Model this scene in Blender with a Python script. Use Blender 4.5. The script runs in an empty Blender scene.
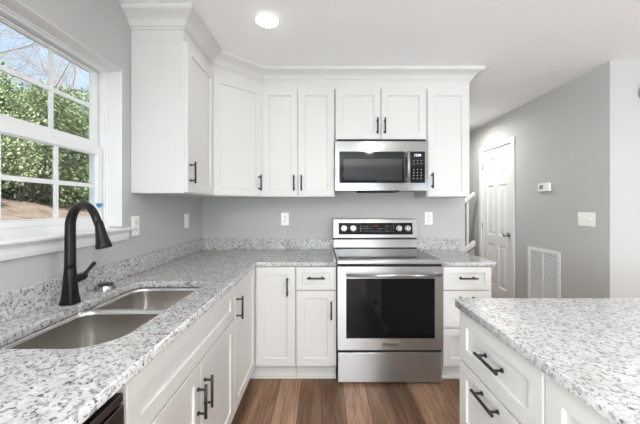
import bpy, bmesh, math, random
from mathutils import Vector, Matrix
R = math.radians
random.seed(7)
sc = bpy.context.scene
COL = sc.collection

# ------------------------------------------------------------------ camera
E = 1.281                                   # lens height above the floor
cam_d = bpy.data.cameras.new('camera')
cam = bpy.data.objects.new('camera', cam_d); COL.objects.link(cam)
cam.location = (0, 0, E); cam.rotation_euler = (R(90), 0, 0)
cam_d.sensor_width = 36; cam_d.lens = 295 / 640 * 36
cam_d.shift_x = -2 / 640; cam_d.shift_y = -5.5 / 640
cam_d.clip_start = 0.05; cam_d.clip_end = 200
sc.camera = cam

# ------------------------------------------------------------------ colour management
vs = sc.view_settings
sc.display_settings.display_device = 'sRGB'
vs.view_transform = 'Standard'; vs.look = 'None'; vs.exposure = 0.82; vs.gamma = 1.0
vs.use_curve_mapping = False
sc.cycles.use_denoising = True
sc.cycles.max_bounces = 12; sc.cycles.diffuse_bounces = 6; sc.cycles.glossy_bounces = 5
sc.cycles.transparent_max_bounces = 12
sc.cycles.sample_clamp_indirect = 6.0
sc.cycles.caustics_reflective = False; sc.cycles.caustics_refractive = False

# ------------------------------------------------------------------ sky
w = bpy.data.worlds.new('sky'); sc.world = w; w.use_nodes = True
nt = w.node_tree; nt.nodes.clear()
wo = nt.nodes.new('ShaderNodeOutputWorld'); bg = nt.nodes.new('ShaderNodeBackground')
tc = nt.nodes.new('ShaderNodeTexCoord'); ns = nt.nodes.new('ShaderNodeTexNoise')
ns.inputs['Scale'].default_value = 2.6; ns.inputs['Detail'].default_value = 6
cr = nt.nodes.new('ShaderNodeValToRGB')
cr.color_ramp.elements[0].position = 0.42; cr.color_ramp.elements[0].color = (0.46, 0.60, 0.79, 1)
cr.color_ramp.elements[1].position = 0.62; cr.color_ramp.elements[1].color = (0.64, 0.72, 0.80, 1)
nt.links.new(tc.outputs['Generated'], ns.inputs['Vector']); nt.links.new(ns.outputs['Fac'], cr.inputs['Fac'])
nt.links.new(cr.outputs['Color'], bg.inputs['Color']); nt.links.new(bg.outputs['Background'], wo.inputs['Surface'])
bg.inputs['Strength'].default_value = 0.90

# ------------------------------------------------------------------ sun and daylight at the windows
sd = bpy.data.lights.new('sun', 'SUN'); sd.energy = 6.0; sd.angle = R(3); sd.color = (1.0, 0.96, 0.88)
so = bpy.data.objects.new('sun', sd); COL.objects.link(so)
so.rotation_euler = Vector((-0.62, -0.10, -0.75)).to_track_quat('-Z', 'Y').to_euler()

def area(name, loc, direction, sx, sy, energy, color=(1, 1, 1)):
    d = bpy.data.lights.new(name, 'AREA'); d.shape = 'RECTANGLE'; d.size = sx; d.size_y = sy
    d.energy = energy; d.color = color
    o = bpy.data.objects.new(name, d); COL.objects.link(o); o.location = loc
    o.rotation_euler = Vector(direction).to_track_quat('-Z', 'Z').to_euler()
    return o
DAY = (0.91, 0.965, 1.0); WX_ = -1.125
area('daylight_patio', (0.5, -3.75, 1.15), (0, 1, 0.85), 2.3, 2.1, 66, DAY)
area('daylight_dining', (3.3, -3.75, 1.45), (0, 1, 0.7), 1.6, 1.3, 12, DAY)
area('added_fill_left', (WX_ - .25, -2.2, 1.5), (1, 0, 0.5), 1.6, 1.3, 245, DAY)  # added fill to brighten the island fronts, no window known here
area('daylight_side', (5.1, 0.3, 1.45), (-1, 0, 0.6), 1.8, 1.3, 30, (0.9, 0.95, 1.0))

# ================================================================== materials
def mat(name, col=(0.8, 0.8, 0.8), rough=0.5, metal=0.0, spec=0.5, coat=0.0):
    m = bpy.data.materials.new(name); m.use_nodes = True
    b = m.node_tree.nodes['Principled BSDF']
    b.inputs['Base Color'].default_value = (*col, 1); b.inputs['Roughness'].default_value = rough
    b.inputs['Metallic'].default_value = metal; b.inputs['Specular IOR Level'].default_value = spec
    if coat: b.inputs['Coat Weight'].default_value = coat; b.inputs['Coat Roughness'].default_value = 0.05
    return m
def N(m, t): return m.node_tree.nodes.new(t)
def L(m, a, b): m.node_tree.links.new(a, b)
def P(m): return m.node_tree.nodes['Principled BSDF']
def ramp(m, pts, interp='LINEAR'):
    r = N(m, 'ShaderNodeValToRGB'); cr = r.color_ramp; cr.interpolation = interp
    while len(cr.elements) < len(pts): cr.elements.new(0.5)
    for e, (p, c) in zip(cr.elements, pts):
        e.position = p; e.color = (*c, 1) if len(c) == 3 else c
    return r
def noise(m, scale, detail=3, rough=0.5, vec=None, dist=0):
    n = N(m, 'ShaderNodeTexNoise'); n.inputs['Scale'].default_value = scale
    n.inputs['Detail'].default_value = detail; n.inputs['Roughness'].default_value = rough
    n.inputs['Distortion'].default_value = dist
    if vec is not None: L(m, vec, n.inputs['Vector'])
    return n
def bump(m, src, strength, dist=0.01):
    b = N(m, 'ShaderNodeBump'); b.inputs['Strength'].default_value = strength; b.inputs['Distance'].default_value = dist
    L(m, src, b.inputs['Height']); L(m, b.outputs['Normal'], P(m).inputs['Normal']); return b
def geo_pos(m): return N(m, 'ShaderNodeNewGeometry').outputs['Position']
def mapping(m, vec, scale=(1, 1, 1), rot=(0, 0, 0)):
    mp = N(m, 'ShaderNodeMapping'); mp.inputs['Scale'].default_value = scale; mp.inputs['Rotation'].default_value = rot
    L(m, vec, mp.inputs['Vector']); return mp.outputs['Vector']
def mixc(m, a, b, fac, mode='MIX'):
    x = N(m, 'ShaderNodeMix'); x.data_type = 'RGBA'; x.blend_type = mode
    for s, v in ((6, a), (7, b)):
        if isinstance(v, tuple): x.inputs[s].default_value = (*v, 1)
        else: L(m, v, x.inputs[s])
    if isinstance(fac, (int, float)): x.inputs[0].default_value = fac
    else: L(m, fac, x.inputs[0])
    return x.outputs[2]

def wall_mat(name, col):
    m = mat(name, col, 0.75, spec=0.25)
    n = noise(m, 220, 2, vec=geo_pos(m)); bump(m, n.outputs['Fac'], 0.12, 0.002); return m
M_wall = wall_mat('wall_paint_warm_grey', (0.465, 0.462, 0.452))
M_hall = wall_mat('wall_paint_hall_grey', (0.465, 0.462, 0.452))
M_ceil = mat('ceiling_stipple_white', (0.90, 0.91, 0.915), 0.9, spec=0.1)
n = noise(M_ceil, 95, 4, 0.65, geo_pos(M_ceil)); bump(M_ceil, n.outputs['Fac'], 0.6, 0.006)
M_cab = mat('cabinet_white_paint', (0.635, 0.629, 0.612), 0.38, spec=0.4)
M_trim = mat('trim_white_gloss', (0.74, 0.74, 0.73), 0.35, spec=0.45)
M_vinyl = mat('window_white_vinyl', (0.74, 0.75, 0.75), 0.4)
M_plate = mat('switch_plate_white', (0.85, 0.84, 0.80), 0.35)
M_plate2 = mat('switch_toggle_white', (0.80, 0.79, 0.75), 0.3)
M_slot = mat('outlet_slot_dark', (0.03, 0.03, 0.03), 0.6)
M_black = mat('handle_matt_black', (0.012, 0.012, 0.013), 0.38, spec=0.5)
M_faucet = mat('faucet_oil_rubbed_black', (0.006, 0.0055, 0.0055), 0.36, spec=0.28)
M_blackglass = mat('black_glass', (0.005, 0.005, 0.006), 0.05, spec=0.3)
M_cook = mat('cooktop_black_glass', (0.010, 0.010, 0.011), 0.08, spec=0.5)
M_gap = mat('dark_gap', (0.01, 0.01, 0.01), 0.8)
M_chrome = mat('polished_chrome', (0.42, 0.41, 0.40), 0.25, 1.0)
M_nickel = mat('satin_nickel', (0.55, 0.52, 0.47), 0.25, 1.0)
M_blue = mat('blue_plastic', (0.05, 0.22, 0.55), 0.4)
M_grey = mat('grey_plastic', (0.25, 0.25, 0.26), 0.4)
M_mark = mat('panel_print_grey', (0.32, 0.32, 0.33), 0.5)
M_badge = mat('badge_plate', (0.75, 0.75, 0.74), 0.25, 1.0)
M_ringmark = mat('burner_ring_grey', (0.10, 0.10, 0.105), 0.15)

def steel(name, col=(0.70, 0.70, 0.695), rough=0.27, axis='x', streak=0.03, an=0.75):
    m = mat(name, col, rough, 1.0)
    tg = N(m, 'ShaderNodeTangent'); tg.direction_type = 'RADIAL'; tg.axis = 'Z'
    L(m, tg.outputs[0], P(m).inputs['Tangent'])
    P(m).inputs['Anisotropic'].default_value = an
    P(m).inputs['Anisotropic Rotation'].default_value = {'x': 0.25, 'z': 0.0, 'y': 0.0}[axis]
    return m
M_steel = steel('brushed_stainless', (0.50, 0.50, 0.497), 0.34, an=0.9)
M_steel_mw = steel('microwave_stainless', (0.31, 0.31, 0.31), 0.15, an=0.4)
M_steel_dark = steel('brushed_stainless_dark', (0.16, 0.16, 0.16), 0.3)
M_sink = steel('sink_satin_steel', (0.70, 0.68, 0.655), 0.22, 'z', an=0.4)

def emit(name, col, s):
    m = bpy.data.materials.new(name); m.use_nodes = True; t = m.node_tree; t.nodes.clear()
    e = t.nodes.new('ShaderNodeEmission'); o = t.nodes.new('ShaderNodeOutputMaterial')
    e.inputs['Color'].default_value = (*col, 1); e.inputs['Strength'].default_value = s
    t.links.new(e.outputs[0], o.inputs[0]); return m
M_lamp = emit('downlight_lens', (1, 0.97, 0.9), 6)
M_digit = emit('display_digits_white', (0.8, 0.95, 1.0), 1.6)
M_digitred = emit('display_digits_red', (0.6, 0.08, 0.05), 0.5)

M_glass = bpy.data.materials.new('window_glass'); M_glass.use_nodes = True
t = M_glass.node_tree; t.nodes.clear()
o_ = t.nodes.new('ShaderNodeOutputMaterial'); mx = t.nodes.new('ShaderNodeMixShader')
tr = t.nodes.new('ShaderNodeBsdfTransparent'); gl = t.nodes.new('ShaderNodeBsdfGlossy'); fr = t.nodes.new('ShaderNodeLayerWeight'); pw_ = t.nodes.new('ShaderNodeMath'); ma_ = t.nodes.new('ShaderNodeMath')
tr.inputs[0].default_value = (0.95, 0.97, 0.96, 1); gl.inputs['Roughness'].default_value = 0.02
fr.inputs[0].default_value = 0.5; pw_.operation = 'POWER'; pw_.inputs[1].default_value = 5; ma_.operation = 'MULTIPLY_ADD'; ma_.inputs[1].default_value = 0.7; ma_.inputs[2].default_value = 0.025
t.links.new(fr.outputs['Facing'], pw_.inputs[0]); t.links.new(pw_.outputs[0], ma_.inputs[0]); t.links.new(ma_.outputs[0], mx.inputs[0]); t.links.new(tr.outputs[0], mx.inputs[1]); t.links.new(gl.outputs[0], mx.inputs[2])
t.links.new(mx.outputs[0], o_.inputs[0])

def granite(name, white, seed=0.0, contrast=1.0):
    m = mat(name, (0.7, 0.7, 0.7), 0.055, spec=0.5)
    pos = geo_pos(m)
    mp = N(m, 'ShaderNodeMapping'); mp.inputs['Location'].default_value = (seed, seed * .7, seed * .3); L(m, pos, mp.inputs['Vector'])
    v = mp.outputs['Vector']
    # soft white and pale grey clouds
    a = noise(m, 20, 4, 0.6, v, 0.4); ra = ramp(m, [(0.36, white), (0.64, tuple(c * 0.80 for c in white))]); L(m, a.outputs['Fac'], ra.inputs['Fac'])
    # warm patches
    b = noise(m, 13, 3, 0.5, mapping(m, v, (1, 1, 1.1))); rb = ramp(m, [(0.52, (0, 0, 0)), (0.66, (1, 1, 1))]); L(m, b.outputs['Fac'], rb.inputs['Fac'])
    c1 = mixc(m, ra.outputs['Color'], (0.44, 0.41, 0.375), mul(m, rb.outputs['Color'], 0.32))
    # mid grey blotches
    c = noise(m, 66, 4, 0.55, v, 0.5); rc = ramp(m, [(0.53, (0, 0, 0)), (0.59, (1, 1, 1))]); L(m, c.outputs['Fac'], rc.inputs['Fac'])
    c2 = mixc(m, c1, (0.20, 0.20, 0.205), mul(m, rc.outputs['Color'], 0.70 * contrast))
    # black flecks
    d = noise(m, 100, 3, 0.5, mapping(m, v, (1, 1, 1), (0.4, 0.3, 0.7)), 0.6); rd = ramp(m, [(0.585, (0, 0, 0)), (0.635, (1, 1, 1))]); L(m, d.outputs['Fac'], rd.inputs['Fac'])
    c3 = mixc(m, c2, (0.035, 0.033, 0.035), mul(m, rd.outputs['Color'], 0.80 * contrast))
    # white crystals
    e = N(m, 'ShaderNodeTexVoronoi'); e.inputs['Scale'].default_value = 95; L(m, v, e.inputs['Vector'])
    re = ramp(m, [(0.14, (1, 1, 1)), (0.28, (0, 0, 0))]); L(m, e.outputs['Distance'], re.inputs['Fac'])
    c4 = mixc(m, c3, (0.80, 0.80, 0.79), mul(m, re.outputs['Color'], 0.35))
    L(m, c4, P(m).inputs['Base Color']); return m
def mul(m, src, k):
    x = N(m, 'ShaderNodeMath'); x.operation = 'MULTIPLY'; L(m, src, x.inputs[0]); x.inputs[1].default_value = k; return x.outputs[0]
M_gran = granite('granite_speckled_grey', (0.55, 0.547, 0.540), 0.0, 1.08)
M_gran2 = granite('granite_speckled_light', (0.52, 0.522, 0.52), 5.3, 0.85)

# vinyl plank floor, boards run away from the camera
M_floor = mat('floor_brown_plank', (0.2, 0.12, 0.08), 0.36, spec=0.4)
m = M_floor; pos = geo_pos(m)
rot = mapping(m, pos, (1, 1, 1), (0, 0, R(90)))
bt = N(m, 'ShaderNodeTexBrick'); L(m, rot, bt.inputs['Vector'])
bt.offset = 0.37; bt.inputs['Scale'].default_value = 1.0
bt.inputs['Brick Width'].default_value = 1.22; bt.inputs['Row Height'].default_value = 0.152
bt.inputs['Mortar Size'].default_value = 0.0016; bt.inputs['Mortar Smooth'].default_value = 0.2; bt.inputs['Bias'].default_value = 0.0
bt.inputs['Color1'].default_value = (0.0, 0.0, 0.0, 1); bt.inputs['Color2'].default_value = (1, 1, 1, 1); bt.inputs['Mortar'].default_value = (0.5, 0.5, 0.5, 1)
hue = ramp(m, [(0.0, (0.080, 0.038, 0.021)), (0.35, (0.19, 0.100, 0.058)), (0.65, (0.35, 0.208, 0.130)), (1.0, (0.49, 0.335, 0.235))])
g0 = noise(m, 1.0, 4, 0.6, mapping(m, pos, (9, 1.1, 1)), 0.6)
g1 = noise(m, 1.0, 6, 0.7, mapping(m, pos, (60, 3.0, 1)), 1.2)
ad = N(m, 'ShaderNodeMath'); ad.operation = 'MULTIPLY_ADD'; L(m, bt.outputs['Color'], ad.inputs[0]); ad.inputs[1].default_value = 0.50; L(m, g0.outputs['Fac'], ad.inputs[2])
sb = N(m, 'ShaderNodeMath'); sb.operation = 'SUBTRACT'; L(m, ad.outputs[0], sb.inputs[0]); sb.inputs[1].default_value = 0.30
L(m, sb.outputs[0], hue.inputs['Fac'])
rg = ramp(m, [(0.34, (0.45, 0.42, 0.40)), (0.60, (1.15, 1.15, 1.15))]); L(m, g1.outputs['Fac'], rg.inputs['Fac'])
cc = mixc(m, hue.outputs['Color'], rg.outputs['Color'], 0.9, 'MULTIPLY')
cc = mixc(m, cc, (0.04, 0.025, 0.018), bt.outputs['Fac']); L(m, cc, P(m).inputs['Base Color'])
bump(m, g1.outputs['Fac'], 0.10, 0.002)

# ================================================================== mesh helpers
def obj(name, bm, m, parent=None, smooth=False, bevel=0.0, seg=2, loc=None):
    me = bpy.data.meshes.new(name); bmesh.ops.recalc_face_normals(bm, faces=bm.faces); bm.to_mesh(me); bm.free()
    for mm in (m if isinstance(m, (list, tuple)) else [m]): me.materials.append(mm)
    if smooth:
        for p in me.polygons: p.use_smooth = True
    o = bpy.data.objects.new(name, me); COL.objects.link(o)
    if parent: o.parent = parent
    if loc: o.location = loc
    if bevel:
        b = o.modifiers.new('bevel', 'BEVEL'); b.width = bevel; b.segments = seg; b.limit_method = 'ANGLE'; b.angle_limit = R(40)
    return o
def box(bm, x0, x1, y0, y1, z0, z1, mi=0):
    r = bmesh.ops.create_cube(bm, size=1); vs_ = r['verts']
    for v in vs_:
        v.co = Vector((x0 if v.co.x < 0 else x1, y0 if v.co.y < 0 else y1, z0 if v.co.z < 0 else z1))
    if mi:
        for f in {f for v in vs_ for f in v.link_faces}: f.material_index = mi
    return vs_
def B(*boxes):
    bm = bmesh.new()
    for b in boxes: box(bm, *b)
    return bm
def cyl(bm, a, b, r1, r2=None, seg=20, mi=0, caps=True):
    a, b = Vector(a), Vector(b); r2 = r1 if r2 is None else r2; d = b - a
    r = bmesh.ops.create_cone(bm, cap_ends=caps, segments=seg, radius1=r1, radius2=r2, depth=d.length)
    M_ = Matrix.Translation((a + b) / 2) @ d.to_track_quat('Z', 'Y').to_matrix().to_4x4()
    bmesh.ops.transform(bm, matrix=M_, verts=r['verts'])
    if mi:
        for f in {f for v in r['verts'] for f in v.link_faces}: f.material_index = mi
    return r['verts']
def loft(bm, rings, cap=True, close=True):
    """rings: lists of points with equal length"""
    vr = [[bm.verts.new(p) for p in ring] for ring in rings]; n = len(vr[0])
    for a, b in zip(vr, vr[1:]):
        for i in range(n if close else n - 1):
            bm.faces.new((a[i], a[(i + 1) % n], b[(i + 1) % n], b[i]))
    if cap: bm.faces.new(vr[0][::-1]); bm.faces.new(vr[-1])
    return vr
def tube(bm, pts, radii, seg=16, sq=0.0):
    pts = [Vector(p) for p in pts]; rings = []; up = Vector((0, 0, 1)); side = None
    for i, p in enumerate(pts):
        d = (pts[min(i + 1, len(pts) - 1)] - pts[max(i - 1, 0)]).normalized()
        if side is None:
            side = d.orthogonal().normalized() if abs(d.z) > .99 else d.cross(up).normalized()
        side = (side - d * side.dot(d)).normalized(); u = d.cross(side).normalized()
        rings.append([p + (side * math.cos(2 * math.pi * k / seg) + u * math.sin(2 * math.pi * k / seg)) * radii[i] for k in range(seg)])
    loft(bm, rings)
def prism(bm, poly, axis, a, b, mi=0):
    """extrude a 2D polygon along an axis: 'x' poly=(y,z), 'y' poly=(x,z), 'z' poly=(x,y)"""
    def p3(p, t): return {'x': (t, p[0], p[1]), 'y': (p[0], t, p[1]), 'z': (p[0], p[1], t)}[axis]
    vr = loft(bm, [[p3(p, a) for p in poly], [p3(p, b) for p in poly]])
    if mi:
        for f in {f for r in vr for v in r for f in v.link_faces}: f.material_index = mi
def shaker(w_, h_, t=0.019, rail=0.057, rec=0.009, back=0.0):
    """front at y=-t .. back y=0, x 0..w, z 0..h, recessed flat panel with a small chamfer"""
    bm = bmesh.new()
    def ring(i, y): return [bm.verts.new((i, y, i)), bm.verts.new((w_ - i, y, i)), bm.verts.new((w_ - i, y, h_ - i)), bm.verts.new((i, y, h_ - i))]
    e = 0.0018
    rs = [ring(0, 0), ring(0, -t + e), ring(e, -t), ring(rail - .002, -t), ring(rail, -t + .002), ring(rail + .0015, -t + rec)]
    for a, b in zip(rs, rs[1:]):
        for i in range(4): bm.faces.new((a[i], a[(i + 1) % 4], b[(i + 1) % 4], b[i]))
    bm.faces.new(rs[-1]); bm.faces.new(rs[0][::-1]); return bm
def empty(name, loc, rz=0):
    o = bpy.data.objects.new(name, None); COL.objects.link(o); o.location = loc; o.rotation_euler = (0, 0, rz); o.empty_display_size = .1
    return o
def tag(o, label, cat, group=None):
    o['label'] = label; o['category'] = cat
    if group: o['group'] = group
    return o
def struct(name, bm, m, parent=None, **k):
    o = obj(name, bm, m, parent, **k)
    if not parent: o['kind'] = 'structure'
    return o

def outline_slab(name, outer, holes, z0, z1, m, parent=None, bev=0.004):
    """flat slab from 2D outlines (with holes), eased edges"""
    cu = bpy.data.curves.new(name, 'CURVE'); cu.dimensions = '2D'; cu.fill_mode = 'BOTH'
    cu.extrude = (z1 - z0) / 2 - bev; cu.bevel_depth = bev; cu.bevel_resolution = 2; cu.offset = -bev
    for loop in [outer] + holes:
        s = cu.splines.new('POLY'); s.points.add(len(loop) - 1); s.use_cyclic_u = True
        for p, q in zip(s.points, loop): p.co = (q[0], q[1], 0, 1)
    tmp = bpy.data.objects.new('tmp', cu); COL.objects.link(tmp)
    dg = bpy.context.evaluated_depsgraph_get(); me = bpy.data.meshes.new_from_object(tmp.evaluated_get(dg))
    bpy.data.objects.remove(tmp); bpy.data.curves.remove(cu)
    me.transform(Matrix.Translation((0, 0, (z0 + z1) / 2)))
    me.materials.clear(); me.materials.append(m)
    me.name = name
    o = bpy.data.objects.new(name, me); COL.objects.link(o)
    if parent: o.parent = parent
    return o
def rrect(x0, x1, y0, y1, r, n=8):
    if not isinstance(r, (tuple, list)): r = (r,) * 4
    pts = []
    for (cx, cy, a0, rr) in ((x1 - r[0], y0 + r[0], -90, r[0]), (x1 - r[1], y1 - r[1], 0, r[1]), (x0 + r[2], y1 - r[2], 90, r[2]), (x0 + r[3], y0 + r[3], 180, r[3])):
        for k in range(n + 1):
            a = R(a0 + 90 * k / n); pts.append((cx + rr * math.cos(a), cy + rr * math.sin(a)))
    return pts

def text_mesh(s, size, m, parent, loc, rot=(R(90), 0, 0), name='lettering', depth=0.0004, align='CENTER'):
    cu = bpy.data.curves.new(name, 'FONT'); cu.body = s; cu.size = size; cu.extrude = depth
    cu.align_x = align; cu.align_y = 'CENTER'
    tmp = bpy.data.objects.new('tmp', cu); COL.objects.link(tmp)
    dg = bpy.context.evaluated_depsgraph_get(); me = bpy.data.meshes.new_from_object(tmp.evaluated_get(dg))
    bpy.data.objects.remove(tmp); bpy.data.curves.remove(cu)
    me.materials.clear(); me.materials.append(m); me.name = name
    o = bpy.data.objects.new(name, me); COL.objects.link(o); o.parent = parent; o.location = loc; o.rotation_euler = rot
    return o

# ================================================================== the room
CEIL = 2.420
WX = -1.125       # left wall face
YB = 2.775        # back wall face
RX = 2.25         # right (hall) wall face
RY = 2.305        # outside corner of the right wall
BX = 1.345        # end of the back wall
CT = 0.878        # counter top height
SL = 0.032        # slab thickness
Y0 = -3.6; X1 = 5.0; Y1 = 5.3

struct('floor', B((WX - .2, X1 + .2, Y0 - .2, Y1 + .2, -.1, 0)), M_floor)
struct('ceiling', B((WX - .3, X1 + .2, Y0 - .2, Y1 + .2, CEIL, CEIL + .12)), M_ceil)

# left wall with the window opening and one added for fill behind the camera
OY0, OY1, OZ0, OZ1 = 0.82, 1.66, 1.150, 2.042
bm = B((WX - .17, WX, Y0, -3.0, 0, CEIL), (WX - .17, WX, -3.0, -1.4, 0, .85), (WX - .17, WX, -3.0, -1.4, 2.15, CEIL), (WX - .17, WX, -1.4, OY0, 0, CEIL), (WX - .17, WX, OY1, YB, 0, CEIL), (WX - .17, WX, OY0, OY1, 0, OZ0), (WX - .17, WX, OY0, OY1, OZ1, CEIL))
struct('wall_left', bm, M_wall)
struct('wall_back', B((WX - .17, BX, YB, YB + .12, 0, CEIL)), M_wall)
struct('wall_passage', B((BX - .12, BX, YB + .12, Y1, 0, CEIL)), M_wall)
DY0, DY1, DZ = 3.497, 4.137, 2.042
bm = B((RX, RX + .12, RY + .12, DY0, 0, CEIL), (RX, RX + .12, DY1, Y1, 0, CEIL), (RX, RX + .12, DY0, DY1, DZ, CEIL))
struct('wall_hall', bm, M_hall)
struct('wall_closet', B((RX, X1, RY, RY + .12, 0, CEIL)), M_hall)
struct('wall_far', B((BX - .12, RX + .12, Y1, Y1 + .12, 0, CEIL)), M_wall)
# walls behind the camera, with a patio door and windows
struct('wall_right', B((X1, X1 + .12, Y0, -0.6, 0, CEIL), (X1, X1 + .12, 1.2, RY + .12, 0, CEIL), (X1, X1 + .12, -0.6, 1.2, 0, .8), (X1, X1 + .12, -0.6, 1.2, 2.1, CEIL)), M_wall)
struct('wall_front', B((WX - .17, -0.65, Y0 - .12, Y0, 0, CEIL), (-0.65, 1.65, Y0 - .12, Y0, 2.2, CEIL), (1.65, 2.5, Y0 - .12, Y0, 0, CEIL), (2.5, 4.1, Y0 - .12, Y0, 0, .8), (2.5, 4.1, Y0 - .12, Y0, 2.1, CEIL), (4.1, X1 + .12, Y0 - .12, Y0, 0, CEIL)), M_wall)

def rear_window(name, x0, x1, z0, z1, nx, nz):
    w_ = .05
    bm = bmesh.new()
    for a in (x0, x1 - w_): box(bm, a, a + w_, Y0 - .10, Y0 - .04, z0, z1)
    for a in (z0, z1 - w_): box(bm, x0, x1, Y0 - .10, Y0 - .04, a, a + w_)
    for i in range(1, nx):
        xx = x0 + (x1 - x0) * i / nx; ww = .045 if i * 2 == nx else .012; box(bm, xx - ww, xx + ww, Y0 - .09, Y0 - .05, z0, z1)
    for i in range(1, nz):
        zz = z0 + (z1 - z0) * i / nz; box(bm, x0, x1, Y0 - .09, Y0 - .05, zz - .012, zz + .012)
    o = struct(name, bm, M_vinyl)
    g = obj('pane', B((x0 + .02, x1 - .02, Y0 - .072, Y0 - .068, z0 + .02, z1 - .02)), M_glass, o)
    return o
rear_window('window_2', -0.65, 1.65, 0.0, 2.2, 4, 4)
bm = bmesh.new()  # invented window frame around the added fill on the left wall
for a in (-3.0, -2.22, -1.45): box(bm, WX - .11, WX - .06, a, a + (.05 if a != -2.22 else .06), .85, 2.15)
for a in (.85, 1.48, 2.10): box(bm, WX - .11, WX - .06, -3.0, -1.4, a, a + .05)
w4 = struct('added_window_4', bm, M_vinyl); obj('pane', B((WX - .087, WX - .083, -2.98, -1.42, .87, 2.13)), M_glass, w4)
rear_window('window_3', 2.5, 4.1, 0.8, 2.1, 4, 3)

# ------------------------------------------------------------------ window over the sink
def sink_window():
    FX = WX - .081                     # face of the vinyl frame
    # drywall return lining + frame
    bm = bmesh.new()
    f0, f1 = FX - .085, FX
    fw = .026
    box(bm, f0, f1, OY0, OY0 + fw, OZ0, OZ1); box(bm, f0, f1, OY1 - fw, OY1, OZ0, OZ1)
    box(bm, f0, f1, OY0 + fw, OY1 - fw, OZ1 - fw + .004, OZ1); box(bm, f0, f1, OY0 + fw, OY1 - fw, OZ0, OZ0 + .045)
    # raised outer lip
    for a, b in ((OY0, OY0 + .012), (OY1 - .012, OY1)): box(bm, f1 - .001, f1 + .008, a, b, OZ0, OZ1)
    box(bm, f1 - .001, f1 + .008, OY0, OY1, OZ1 - .012, OZ1)
    fr_ = struct('window_1', bm, M_vinyl, bevel=.002)
    yl, yr = 0.865, 1.593             # glass limits
    def sash(name, x, z0, z1, zb, zt, side, depth=.022):
        """z0,z1 outer, zb/zt glass limits"""
        bm = bmesh.new()
        box(bm, x - depth, x, yl - side, yl, z0, z1); box(bm, x - depth, x, yr, yr + side, z0, z1)
        box(bm, x - depth, x, yl, yr, z0, zb); box(bm, x - depth, x, yl, yr, zt, z1)
        # glazing bead
        for a, b, c, d in ((yl, yl + .006, zb, zt), (yr - .006, yr, zb, zt), (yl, yr, zb, zb + .006), (yl, yr, zt - .006, zt)):
            box(bm, x - depth + .002, x - .005, a, b, c, d)
        s = obj(name, bm, M_vinyl, fr_, bevel=.0025)
        bm = bmesh.new(); zm = (zb + zt) / 2
        for yy in (1.357, 1.112): box(bm, x - .017, x - .009, yy - .010, yy + .010, zb, zt)
        box(bm, x - .0175, x - .0085, yl, yr, zm - .010, zm + .010)
        obj('muntin', bm, M_vinyl, s)
        obj('pane', B((x - .0145, x - .0115, yl, yr, zb, zt)), M_glass, s)
        return s
    lo = sash('lower_sash', FX - .006, OZ0 + .045, 1.606, 1.222, 1.563, .034)
    up = sash('upper_sash', FX - .029, 1.606, OZ1 - fw, 1.634, 2.006, .034)
    # blue clip on the jamb
    bm = B((FX - .008, FX + .003, 1.585, 1.618, 1.286, 1.297), (FX - .006, FX + .006, 1.592, 1.603, 1.276, 1.297))
    obj('blue_clip', bm, M_blue, fr_)['label'] = 'small blue plastic clip on the sash'
    return fr_
win = sink_window()
# drywall return (white painted lining of the opening), stool and apron
bm = B((WX - .081, WX + .0005, OY1 - .003, OY1, OZ0 + .018, OZ1), (WX - .081, WX + .0005, OY0, OY0 + .003, OZ0 + .018, OZ1), (WX - .081, WX + .0005, OY0, OY1, OZ1 - .003, OZ1))
struct('trim_1', bm, M_trim)
bm = bmesh.new()
prism(bm, [(WX - .081, OZ0 - .006), (WX, OZ0 - .006), (WX, OZ0 + .012), (WX - .081, OZ0 + .012)], 'y', OY0 + .002, OY1 - .002)
prism(bm, [(WX, OZ0 - .006), (WX + .030, OZ0 - .006), (WX + .036, OZ0 + .0), (WX + .036, OZ0 + .008), (WX + .030, OZ0 + .012), (WX, OZ0 + .012)], 'y', OY0 - .055, OY1 + .055)
struct('windowsill_1', bm, M_trim)
bm = bmesh.new()
prism(bm, [(WX, OZ0 - .058), (WX + .012, OZ0 - .058), (WX + .016, OZ0 - .04), (WX + .016, OZ0 - .02), (WX + .024, OZ0 - .006), (WX, OZ0 - .006)], 'y', OY0 - .035, OY1 + .035)
struct('trim_2', bm, M_trim)

# ------------------------------------------------------------------ six panel door in the hall
def six_panel(w_, h_, t=.035):
    bm = bmesh.new(); st = .095 * w_ / .63 + .01; mid = .085
    pw = (w_ - 2 * st - mid) / 2
    rows = [(0.24, 0.78), (0.90, 1.55), (1.66, 1.90)]
    xs = [0, st, st + pw, st + pw + mid, w_ - st, w_]; zs = [0] + [z for r in rows for z in r] + [h_]
    for i in range(5):
        for j in range(7):
            a, b, c, d = xs[i], xs[i + 1], zs[j], zs[j + 1]
            if i in (1, 3) and j in (1, 3, 5):
                def ring(k, y): return [bm.verts.new(p) for p in ((a + k, y, c + k), (b - k, y, c + k), (b - k, y, d - k), (a + k, y, d - k))]
                rs = [ring(0, -t), ring(.012, -t + .010), ring(.030, -t + .010), ring(.045, -t + .003)]
                for p, q in zip(rs, rs[1:]):
                    for k in range(4): bm.faces.new((p[k], p[(k + 1) % 4], q[(k + 1) % 4], q[k]))
                bm.faces.new(rs[-1])
            else:
                bm.faces.new([bm.verts.new(p) for p in ((a, -t, c), (b, -t, c), (b, -t, d), (a, -t, d))])
    bmesh.ops.remove_doubles(bm, verts=bm.verts, dist=1e-5)
    bm2 = bmesh.new()
    box(bm, 0, w_, -t + .012, 0, 0, h_)
    for z in ((0, h_)):
        bm.faces.new([bm.verts.new(p) for p in ((0, -t, z), (w_, -t, z), (w_, -t + .012, z), (0, -t + .012, z))])
    for x in ((0, w_)):
        bm.faces.new([bm.verts.new(p) for p in ((x, -t, 0), (x, -t, h_), (x, -t + .012, h_), (x, -t + .012, 0))])
    bm2.free(); return bm
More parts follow.
